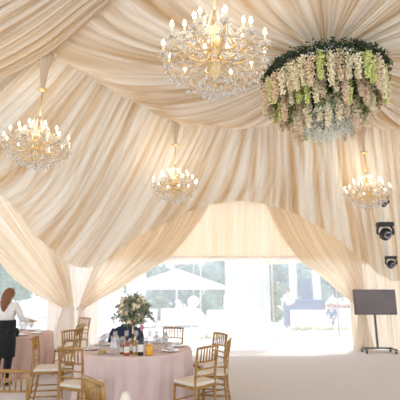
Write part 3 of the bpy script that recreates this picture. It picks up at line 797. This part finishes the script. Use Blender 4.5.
# ------------------------------------------------------------------ television on a rolling stand
tv = thing('television_stand', 'black television on a slim rolling floor stand before the right curtains', 'television', (4.66, 11.0, 0), -.04)
bm = bmesh.new(); box(bm, (0, 0, 1.285), (1.10, .05, .65), 0, .006); mesh_obj('screen_housing', bm, M['blackmetal'], tv, smooth=False)
bm = bmesh.new(); box(bm, (0, -.0265, 1.287), (1.066, .004, .612)); mesh_obj('screen', bm, M['screen'], tv, smooth=False)
bm = bmesh.new(); box(bm, (0, .06, 1.25), (.36, .07, .3), 0, .005); box(bm, (0, .045, 1.25), (.4, .03, .05)); mesh_obj('wall_bracket', bm, M['steelgrey'], tv, smooth=False)
bm = bmesh.new(); box(bm, (0, .085, .72), (.05, .035, 1.25), 0, .004); mesh_obj('pole', bm, M['steelgrey'], tv, smooth=False)
bm = bmesh.new(); box(bm, (0, .085, .11), (.75, .06, .045), 0, .008)
for sx in (-1, 1): box(bm, (sx * .36, .03, .1), (.05, .42, .035), sx * .1, .006)
mesh_obj('base_bar', bm, M['steelgrey'], tv, smooth=False)
for sx in (-1, 1):
    for yy in (-.15, .2):
        bm = bmesh.new(); tube(bm, [(sx * .37 - .014, yy, .036), (sx * .37 + .014, yy, .036)], .035, 14); tube(bm, [(sx * .37, yy, .04), (sx * .37, yy, .09)], .008, 6); mesh_obj('caster', bm, M['blackmetal'], tv)

# ------------------------------------------------------------------ stage lamps
lp = thing('hanging_lamp_pole', 'slim white pole hung from the ceiling rim carrying the black stage lamps', 'pole', (4.36, 9.45, 2.1))
bm = bmesh.new(); tube(bm, [(0, 0, 0), (0, 0, 3.3)], .018, 10); mesh_obj('pole_tube', bm, M['white'], lp)
bm = bmesh.new(); lathe(bm, [(0, -.03), (.026, -.025), (.026, .02), (0, .02)], 12); mesh_obj('end_cap', bm, M['white'], lp)
def moving_head(x, y, z, s, label):
    t = thing('moving_head_lamp', label, 'stage lamp', (x, y, z), 0, 'black stage lamps on the pole'); t.scale = (s, s, s)
    bm = bmesh.new(); box(bm, (0, 0, .14), (.36, .2, .1), 0, .018); mesh_obj('lamp_base', bm, M['blackmetal'], t)
    bm = bmesh.new(); tube(bm, resample([(-.1, 0, .19), (-.07, 0, .27), (0, 0, .3), (.07, 0, .27), (.1, 0, .19)], 9), .012, 6); 
    mesh_obj('clamp', bm, M['white'], t)
    for sx in (-1, 1):
        bm = bmesh.new(); tube(bm, resample([(sx * .13, 0, .1), (sx * .18, 0, .04), (sx * .19, 0, -.05), (sx * .17, 0, -.1)], 9), .028, 8); mesh_obj('yoke_arm', bm, M['blackmetal'], t)
    bm = bmesh.new(); lathe(bm, [(0, -.13), (.09, -.13), (.125, -.09), (.14, 0), (.125, .09), (.09, .13), (0, .14)], 20)
    bmesh.ops.rotate(bm, verts=bm.verts, matrix=Matrix.Rotation(PI / 2 - .5, 3, 'X')); bmesh.ops.translate(bm, verts=bm.verts, vec=(0, 0, -.09)); h = mesh_obj('lamp_head', bm, M['blackmetal'], t)
    bm = bmesh.new(); lathe(bm, [(0, .142), (.05, .141), (.085, .134), (.09, .125)], 20)
    bmesh.ops.rotate(bm, verts=bm.verts, matrix=Matrix.Rotation(PI / 2 + .35, 3, 'X')); bmesh.ops.translate(bm, verts=bm.verts, vec=(0, 0, -.09)); mesh_obj('lens', bm, M['lens'], h)
    return t
moving_head(4.31, 9.24, 2.96, .98, 'largest black stage lamp, between the right chandelier and the television')
moving_head(4.38, 9.26, 2.24, .66, 'lowest small black stage lamp, just above the television')
moving_head(4.50, 9.58, 3.74, .66, 'highest small black stage lamp, half behind the right chandelier')

# ------------------------------------------------------------------ people
def skin_mesh(name, joints, edges, mat, parent, sub=2, root=0):
    """joints: list of (co, rx, ry)"""
    me = bpy.data.meshes.new(name)
    me.from_pydata([j[0] for j in joints], edges, [])
    o = bpy.data.objects.new(name, me); C.objects.link(o)
    s = o.modifiers.new('skin', 'SKIN'); s.use_smooth_shade = True
    for i, j in enumerate(joints):
        v = me.skin_vertices[0].data[i]; v.radius = (j[1], j[2] if len(j) > 2 else j[1]); v.use_root = (i == root)
    m = o.modifiers.new('sub', 'SUBSURF'); m.levels = sub; m.render_levels = sub
    dg = bpy.context.evaluated_depsgraph_get()
    ev = bpy.data.meshes.new_from_object(o.evaluated_get(dg))
    ev.materials.clear(); ev.materials.append(mat)
    for p in ev.polygons: p.use_smooth = True
    bpy.data.objects.remove(o)
    r = bpy.data.objects.new(name, ev); C.objects.link(r); r.parent = parent
    return r

def chain(J, E, pts, start=None):
    prev = start
    for p in pts:
        J.append(p); i = len(J) - 1
        if prev is not None: E.append((prev, i))
        prev = i
    return prev

def hand(J, E, wrist_idx, w, d, side, curl=.4):
    """w wrist position, d pointing direction; palm then four fingers and a thumb"""
    d = Vector(d).normalized(); a = d.orthogonal().normalized(); 
    a = Vector((d.y, -d.x, 0)) if Vector((d.y, -d.x, 0)).length > .2 else Vector((0, 1, 0)); a.normalize(); n = d.cross(a)
    w = Vector(w)
    palm = chain(J, E, [(w + d * .05, .03, .016), (w + d * .085, .032, .015)], wrist_idx)
    for k, L in enumerate((.06, .072, .068, .05)):
        b = w + d * .095 + a * (k - 1.5) * .02
        chain(J, E, [(b, .009), (b + d * L * .5 - n * .008, .0085), (b + d * L * .9 - n * .03 * curl, .007)], palm)
    b = w + d * .04 + a * -.034 * side
    chain(J, E, [(b, .011), (b + d * .035 + a * -.014 * side, .0095), (b + d * .06 - n * .012, .008)], palm - 1)

def person(label, loc, rz, pose, shirt, legs, hair, long_hair=False, apron=None, scale=1.0):
    """pose: dict of joint positions; faces +Y"""
    t = thing('person', label, 'person', loc, rz); t.scale = (scale,) * 3
    p = {k: Vector(v) for k, v in pose.items()}
    J, E = [], []
    pel = chain(J, E, [(p['pelvis'], .13, .10)])
    sp = chain(J, E, [(p['waist'], .115, .09), (p['chest'], .14, .10), (p['neckbase'], .075, .065)], pel)
    ch_ = sp - 1
    dirn = (p['head'] - p['neckbase'])
    hd = chain(J, E, [(p['neckbase'] + dirn * .4, .05, .05), (p['head'] - dirn * .22, .062, .066), (p['head'], .078, .088), (p['head'] + dirn * .42, .062, .072)], sp)
    for s, sd in (('l', -1), ('r', 1)):
        sh = chain(J, E, [(p['sh' + s], .058), (p['el' + s], .042), (p['el' + s].lerp(p['wr' + s], .3), .040), (p['wr' + s], .027)], ch_)
        hand(J, E, sh, p['wr' + s], p['wr' + s] - p['el' + s], sd)
        chain(J, E, [(p['hip' + s], .095), (p['kn' + s], .06), (p['kn' + s].lerp(p['an' + s], .3), .058), (p['an' + s], .037), (p['an' + s] + Vector((0, .06, -.045)), .038, .032), (p['an' + s] + Vector((0, .16, -.055)), .033, .022)], pel)
    body = skin_mesh('body', J, E, M['skin'], t, 2, pel)
    # face
    h = p['head']
    bm = bmesh.new(); sphere(bm, h + Vector((0, .088, -.012)), .014, 2, (.8, 1.2, 1.5)); mesh_obj('nose', bm, M['skin'], t)
    for sx in (-1, 1):
        bm = bmesh.new(); sphere(bm, h + Vector((sx * .03, .078, .012)), .01, 1); mesh_obj('eye', bm, M['white'], t)
        bm = bmesh.new(); sphere(bm, h + Vector((sx * .08, 0, -.005)), .022, 2, (.4, .8, 1.3)); mesh_obj('ear', bm, M['skin'], t)
    bm = bmesh.new(); sphere(bm, h + Vector((0, .079, -.05)), .02, 1, (1.1, .3, .3)); mesh_obj('mouth', bm, M['pink'], t)
    # hair
    bm = bmesh.new(); sphere(bm, h + Vector((0, -.02, .028)), .103, 3, (.93, 1.0, 1.02))
    bmesh.ops.delete(bm, geom=[v for v in bm.verts if (v.co - h).y > .045 and (v.co - h).z < .045], context='VERTS')
    if long_hair:
        tube(bm, resample([h + Vector((0, -.05, .06)), h + Vector((0, -.10, -.05)), h + Vector((0, -.115, -.19)), h + Vector((.01, -.125, -.32))], 10), [.075, .085, .09, .09, .085, .08, .07, .055, .04, .02], 12)
        for v in bm.verts:
            if v.co.z < h.z - .08: v.co.x = h.x + (v.co.x - h.x) * 1.15
    mesh_obj('hair', bm, hair, t)
    # shirt with sleeves
    J, E = [], []
    pel2 = chain(J, E, [(p['pelvis'] + Vector((0, 0, .02)), .145, .115)])
    c2 = chain(J, E, [(p['waist'], .13, .105), (p['chest'], .155, .115), (p['neckbase'] - Vector((0, 0, .01)), .082, .072)], pel2)
    for s in 'lr':
        chain(J, E, [(p['sh' + s], .070), (p['el' + s], .055), (p['el' + s].lerp(p['wr' + s], .45), .048), (p['el' + s].lerp(p['wr' + s], .6), .044)], c2 - 1)
    skin_mesh('shirt', J, E, shirt, t, 2, pel2)
    J, E = [], []
    pel3 = chain(J, E, [(p['pelvis'] - Vector((0, 0, .0)), .148, .12)])
    for s in 'lr':
        chain(J, E, [(p['hip' + s], .105), (p['kn' + s], .076), (p['an' + s] + Vector((0, 0, .03)), .058)], pel3)
    skin_mesh('trousers', J, E, legs, t, 2, pel3)
    for s in 'lr':
        J, E = [], []
        a = p['an' + s]
        chain(J, E, [(a + Vector((0, -.035, -.035)), .044, .04), (a + Vector((0, .05, -.045)), .045, .036), (a + Vector((0, .13, -.052)), .043, .03), (a + Vector((0, .19, -.056)), .035, .024)])
        skin_mesh('shoe', J, E, M['black'], t, 1)
    if apron:
        bm = bmesh.new(); n = 36; rows = []
        for z, rx, ry in ((p['waist'].z + .05, .165, .135), (p['pelvis'].z, .185, .15), (p['pelvis'].z - .2, .20, .16), (p['pelvis'].z - .42, .205, .16)):
            row = []
            for k in range(n):
                a = 2 * PI * k / n
                f = 1 + .03 * math.sin(9 * a) * (p['waist'].z - z)
                cx = p['pelvis'].x; cy = p['pelvis'].y + (p['waist'].y - p['pelvis'].y) * max(0, (z - p['pelvis'].z)) / .2
                row.append(bm.verts.new((cx + rx * f * math.cos(a), cy + ry * f * math.sin(a), z)))
            rows.append(row)
        for a, b in zip(rows, rows[1:]):
            for k in range(n): bm.faces.new((a[k], a[(k + 1) % n], b[(k + 1) % n], b[k]))
        o = mesh_obj('apron', bm, apron, t); md = o.modifiers.new('t', 'SOLIDIFY'); md.thickness = .008
    return t
stand = dict(pelvis=(0, 0, .90), waist=(0, .01, 1.05), chest=(0, .02, 1.24), neckbase=(0, .01, 1.39), head=(0, .035, 1.53),
             shl=(-.17, .01, 1.34), shr=(.17, .01, 1.34), ell=(-.24, .06, 1.08), elr=(.24, .06, 1.08), wrl=(-.2, .25, .98), wrr=(.24, .27, 1.0),
             hipl=(-.09, 0, .86), hipr=(.09, 0, .86), knl=(-.10, .02, .48), knr=(.10, .03, .48), anl=(-.10, -.02, .085), anr=(.10, .0, .085))
ps = dict(stand); ps.update(chest=(-.01, .03, 1.24), neckbase=(-.02, .04, 1.39), head=(-.02, .08, 1.525), shl=(-.18, .03, 1.34), shr=(.16, .03, 1.34), elr=(.24, .12, 1.1), wrr=(.30, .36, 1.06), ell=(-.25, .12, 1.08), wrl=(-.2, .32, 1.0))
person('waitress with long auburn hair in a white blouse and black apron, seen from behind', (-3.44, 7.38, 0), -.12, ps, M['whitecloth'], M['black'], M['auburn'], True, M['black'])
ps = dict(stand); ps.update(wrl=(-.1, .28, 1.1), wrr=(.1, .28, 1.1))
person('person in white shirt and blue jeans standing outside before the dark panel', (3.92, 18.2, -.03), 2.6, ps, M['whitecloth'], M['jeans'], M['darkhair'])
sit = dict(pelvis=(0, 0, .50), waist=(0, -.02, .66), chest=(0, .0, .84), neckbase=(0, .0, 1.0), head=(0, .03, 1.14), shl=(-.17, 0, .95), shr=(.17, 0, .95), ell=(-.22, .1, .72), elr=(.22, .1, .72), wrl=(-.12, .33, .62), wrr=(.12, .33, .62),
           hipl=(-.09, .03, .49), hipr=(.09, .03, .49), knl=(-.1, .44, .48), knr=(.1, .44, .48), anl=(-.1, .42, .085), anr=(.1, .42, .085))
person('person in blue sitting on the white sofa outside', (5.42, 17.05, -.03), PI * .85, sit, M['bluecloth'], M['jeans'], M['darkhair'], scale=.85)

# ------------------------------------------------------------------ outside
def sofa(x, y, w, rz, label, group=None):
    t = thing('sofa', label, 'sofa', (x, y, -.03), rz, group)
    bm = bmesh.new(); box(bm, (0, 0, .2), (w, .8, .24), 0, .04); mesh_obj('base', bm, M['white'], t)
    bm = bmesh.new(); box(bm, (0, .34, .52), (w, .18, .5), 0, .06); mesh_obj('backrest', bm, M['whitecloth'], t)
    for sx in (-1, 1):
        bm = bmesh.new(); box(bm, (sx * (w / 2 - .08), -.02, .4), (.16, .76, .36), 0, .05); mesh_obj('armrest', bm, M['whitecloth'], t)
        bm = bmesh.new(); box(bm, (sx * (w / 4 - .04), -.06, .38), (w / 2 - .18, .64, .14), 0, .05); mesh_obj('seat_cushion', bm, M['whitecloth'], t)
        for yy in (-.34, .34):
            bm = bmesh.new(); tube(bm, [(sx * (w / 2 - .08), yy, .1), (sx * (w / 2 - .08), yy, 0)], .025, 8); mesh_obj('leg', bm, M['white'], t)
sofa(4.85, 17.1, 2.1, 0, 'white sofa outside with a seated person at its right end', 'white sofas on the terrace')
sofa(-.9, 18.6, 1.7, .1, 'white sofa outside under the parasol', 'white sofas on the terrace')
sofa(-2.7, 18.2, 1.5, -.2, 'white sofa outside behind the flower ball', 'white sofas on the terrace')
def low_table(x, y, label):
    t = thing('coffee_table', label, 'table', (x, y, -.03))
    bm = bmesh.new(); box(bm, (0, 0, .4), (.8, .6, .05), 0, .01); mesh_obj('tabletop', bm, M['white'], t)
    for sx in (-1, 1):
        for sy in (-1, 1):
            bm = bmesh.new(); box(bm, (sx * .35, sy * .25, .19), (.05, .05, .38)); mesh_obj('leg', bm, M['white'], t)
low_table(-.7, 16.9, 'low white table outside before the sofa under the parasol')
# white clothed buffet by the sheer curtain
bm = bmesh.new(); n = 120; rows = []
for s, z in ((1, .9), (1.01, .89), (1.03, .5), (1.05, 0.0)):
    row = []
    for k in range(n):
        a = 2 * PI * k / n; ca, sa = math.cos(a), math.sin(a)
        f = (abs(ca) ** 6 + abs(sa) ** 6) ** (-1 / 6) * (1 + (.9 - z) * .035 * math.sin(17 * a))
        row.append(bm.verts.new((.95 * s * f * ca, .4 * s * f * sa, z)))
    rows.append(row)
bm.faces.new(rows[0])
for a, b in zip(rows, rows[1:]):
    for k in range(n): bm.faces.new((a[k], b[k], b[(k + 1) % n], a[(k + 1) % n]))
o = mesh_obj('buffet_table', bm, M['whitecloth']); o.location = (1.2, 14.6, -.03); tag(o, 'long white clothed buffet table outside behind the middle sheer curtain', 'table')
# parasol
pa = thing('parasol', 'large white parasol standing on the terrace outside', 'parasol', (-1.15, 20.3, -.03), .2)
bm = bmesh.new(); tube(bm, [(0, 0, 0), (0, 0, 2.62)], .035, 10); mesh_obj('pole', bm, M['white'], pa)
bm = bmesh.new(); n = 8; ap = bm.verts.new((0, 0, 2.62)); r1 = []; r2_ = []; r3_ = []
for k in range(n * 4):
    a = 2 * PI * k / (n * 4); f = math.cos(PI / n) / math.cos((a % (2 * PI / n)) - PI / n)
    r1.append(bm.verts.new((1.2 * f * math.cos(a), 1.2 * f * math.sin(a), 2.22))); r2_.append(bm.verts.new((2.45 * f * math.cos(a), 2.45 * f * math.sin(a), 1.80))); r3_.append(bm.verts.new((2.46 * f * math.cos(a), 2.46 * f * math.sin(a), 1.62)))
N = n * 4
for k in range(N):
    j = (k + 1) % N
    bm.faces.new((ap, r1[k], r1[j])); bm.faces.new((r1[k], r2_[k], r2_[j], r1[j])); bm.faces.new((r2_[k], r3_[k], r3_[j], r2_[j]))
o = mesh_obj('canopy', bm, M['ivory'], pa, smooth=False)
for k in range(8):
    a = 2 * PI * k / 8; bm = bmesh.new(); tube(bm, [(0, 0, 2.56), (2.4 * math.cos(a), 2.4 * math.sin(a), 1.78)], .014, 5); mesh_obj('rib', bm, M['white'], pa)
bm = bmesh.new(); lathe(bm, [(0, 0), (.4, 0), (.4, .06), (.06, .1), (0, .1)], 20); mesh_obj('base', bm, M['white'], pa)
# white paper lantern hung below the parasol rim
ln = thing('hanging_lantern', 'round white lantern hanging outside under the parasol', 'lantern', (-.22, 13.9, 1.2))
bm = bmesh.new(); sphere(bm, (0, 0, 0), .2, 3, (1, 1, .9)); mesh_obj('globe', bm, M['whitecloth'], ln)
bm = bmesh.new(); tube(bm, [(0, 0, .17), (0, 0, 1.35)], .012, 6); tube(bm, resample([(0, 0, 1.35), (.08, 0, 1.45), (.2, 0, 1.4), (.24, 0, 1.2)], 8), .014, 6); tube(bm, [(.24, 0, 1.2), (.24, 0, -1.23)], .016, 6); mesh_obj('crook_pole', bm, M['white'], ln)
# dark bar and posts by the standing person
br = thing('bar_counter', 'dark blue bar counter outside behind the standing person', 'counter', (4.78, 19.2, -.03))
bm = bmesh.new(); box(bm, (0, 0, .55), (1.75, .6, 1.1), 0, .01); mesh_obj('counter_body', bm, M['jeans'], br, smooth=False)
bm = bmesh.new(); box(bm, (0, -.02, 1.13), (1.85, .7, .05), 0, .01); mesh_obj('counter_top', bm, M['bluecloth'], br, smooth=False)
bm = bmesh.new(); box(bm, (5.15, 19.9, 1.05), (.55, .12, 2.1), 0, .01); tag(mesh_obj('display_panel', bm, M['jeans'], smooth=False), 'upright blue panel outside behind the bar counter', 'panel')
for x in (4.6, 5.75):
    t = thing('white_post', ('white post outside rising behind the left end of the bar counter', 'white post outside right of the bar counter')[x > 5], 'post', (x, 20.2, -.03))
    bm = bmesh.new(); box(bm, (0, 0, 1.4), (.3, .3, 2.8), 0, .02); mesh_obj('shaft', bm, M['white'], t)
    bm = bmesh.new(); box(bm, (0, 0, .08), (.42, .42, .16), 0, .02); mesh_obj('plinth', bm, M['white'], t)
def planter(x, y, w, h, label, flowers, n):
    t = thing('planter', label, 'planter', (x, y, -.03))
    bm = bmesh.new(); box(bm, (0, 0, h / 2), (w, .4, h), 0, .015); mesh_obj('trough', bm, M['white'], t, smooth=False)
    bm = bmesh.new()
    for k in range(n): leaf(bm, (R.uniform(-w / 2, w / 2), R.uniform(-.18, .18), h + R.uniform(0, .1)), R.uniform(.06, .12), R, -.5)
    mesh_obj('foliage', bm, M['leaf2'], t, smooth=False)['kind'] = 'stuff'
    bm = bmesh.new()
    for k in range(n): leaf(bm, (R.uniform(-w / 2, w / 2), R.uniform(-.2, .2), h + R.uniform(.06, .16)), R.uniform(.05, .09), R, 0, .9)
    mesh_obj('flower_heads', bm, flowers, t, smooth=False)['kind'] = 'stuff'
planter(6.35, 18.7, 1.2, .78, 'white planter of red flowers outside right of the bar counter', M['red'], 260)
planter(4.55, 15.6, 2.2, .12, 'long low trough of peach flowers outside before the white sofa', M['petal_p'], 260)
planter(.9, 13.0, 1.9, .12, 'low trough of pale flowers outside below the middle sheer curtain', M['petal_w'], 220)
def tree(x, y, h, r, mat, label, seed, n=1500, bush=False):
    rnd = random.Random(seed)
    t = thing('bush' if bush else 'tree', label, 'bush' if bush else 'tree', (x, y, -.03))
    bm = bmesh.new(); tube(bm, resample([(0, 0, 0), (.05, 0, h * .3), (-.03, .04, h * .6), (0, 0, h * .85)], 8), [.1 * h / 4, .09 * h / 4, .08 * h / 4, .07 * h / 4, .06 * h / 4, .05 * h / 4, .03 * h / 4, .02 * h / 4], 8)
    for k in range(5):
        a = k * 1.3; tube(bm, [(0, 0, h * (.35 + .08 * k)), (r * .5 * math.cos(a), r * .5 * math.sin(a), h * (.5 + .08 * k))], [.04, .015], 6)
    mesh_obj('trunk', bm, M['bark'], t)
    bm = bmesh.new()
    blobs = [(max(-.6 * r, min(.6 * r, rnd.gauss(0, r * .4))), max(-.6 * r, min(.6 * r, rnd.gauss(0, r * .4))), rnd.uniform(.3 if not bush else .1, .85) * h, rnd.uniform(.35, .6) * r) for _ in range(11)]
    for b in blobs: sphere(bm, (b[0], b[1], max(b[3], b[2])), b[3] * .8, 2)
    for k in range(n):
        b = rnd.choice(blobs); v = Vector((rnd.gauss(0, 1), rnd.gauss(0, 1), rnd.gauss(0, 1))).normalized() * b[3] * rnd.uniform(.6, 1.05)
        leaf(bm, (b[0] + v.x, b[1] + v.y, max(.05, b[2] + v.z)), rnd.uniform(.16, .32), rnd, .2, .6)
    mesh_obj('crown', bm, mat, t, smooth=False)
tl = [(-16, 24, 5.5, 2.0), (-12, 21.5, 4.6, 1.7), (-9.0, 18.8, 4.3, 1.5), (-8.2, 25, 4, 1.9), (-3.9, 26, 3.4, 1.7), (-.2, 26.5, 3.2, 1.6), (3.4, 27, 3.2, 1.6), (7.0, 27, 3.3, 1.6), (10.6, 27, 3.4, 1.6), (-2.0, 31, 4.2, 1.8), (1.7, 31.5, 4.2, 1.8), (5.4, 31.5, 4.2, 1.8), (9.6, 32, 4.4, 1.8)]
for i, (x, y, h, r) in enumerate(tl):
    lab = 'pale blue green tree in the row far behind the terrace, seen through the back opening' if i > 3 else 'green tree in the garden outside the left film wall'
    o = tree(x, y, h, r, M['tree2'] if i > 3 else M['tree'], lab, 100 + i)
for o in C.objects:
    if o.get('category') == 'tree': o['group'] = 'trees far behind the terrace' if 'row' in o['label'] else 'garden trees on the left'
tree(3.55, 21.6, 2.1, .7, M['leaf2'], 'round green bush outside left of the standing person', 130, 900, True)
tree(-2.2, 22.5, 1.3, .8, M['tree'], 'low bush outside under the left side of the parasol', 131, 600, True)
tree(.5, 22.6, 1.3, .8, M['tree'], 'low bush outside under the right side of the parasol', 132, 600, True)

# ------------------------------------------------------------------ light, sky, camera
w = bpy.data.worlds.new('sky'); sc.world = w; w.use_nodes = True
nt = w.node_tree; nt.nodes.clear()
out = nt.nodes.new('ShaderNodeOutputWorld'); bg = nt.nodes.new('ShaderNodeBackground')
bg.inputs[0].default_value = (.91, .95, 1.0, 1); bg.inputs[1].default_value = 1.15
nt.links.new(bg.outputs[0], out.inputs[0])
S = bpy.data.lights.new('sun', 'SUN'); S.energy = 2.2; S.angle = .12; S.color = (1, .96, .9)
so = bpy.data.objects.new('sun', S); C.objects.link(so); so.location = (4, 20, 20)
so.rotation_euler = Vector((-.25, -.42, -1)).to_track_quat('-Z', 'Y').to_euler()

cam = bpy.data.cameras.new('camera'); co = bpy.data.objects.new('camera', cam); C.objects.link(co)
cam.sensor_width = 36; cam.lens = 36.0; cam.clip_end = 300
co.location = (0, 0, 1.65); co.rotation_euler = (PI / 2 + math.atan(88 / 400), 0, 0)
sc.camera = co
cam.dof.use_dof = True; cam.dof.focus_distance = 5.2; cam.dof.aperture_fstop = 1.3
vs = sc.view_settings
vs.view_transform = 'Standard'; vs.look = 'None'; vs.gamma = 1; vs.use_curve_mapping = False; vs.exposure = .58
sc.cycles.max_bounces = 8; sc.cycles.transparent_max_bounces = 24
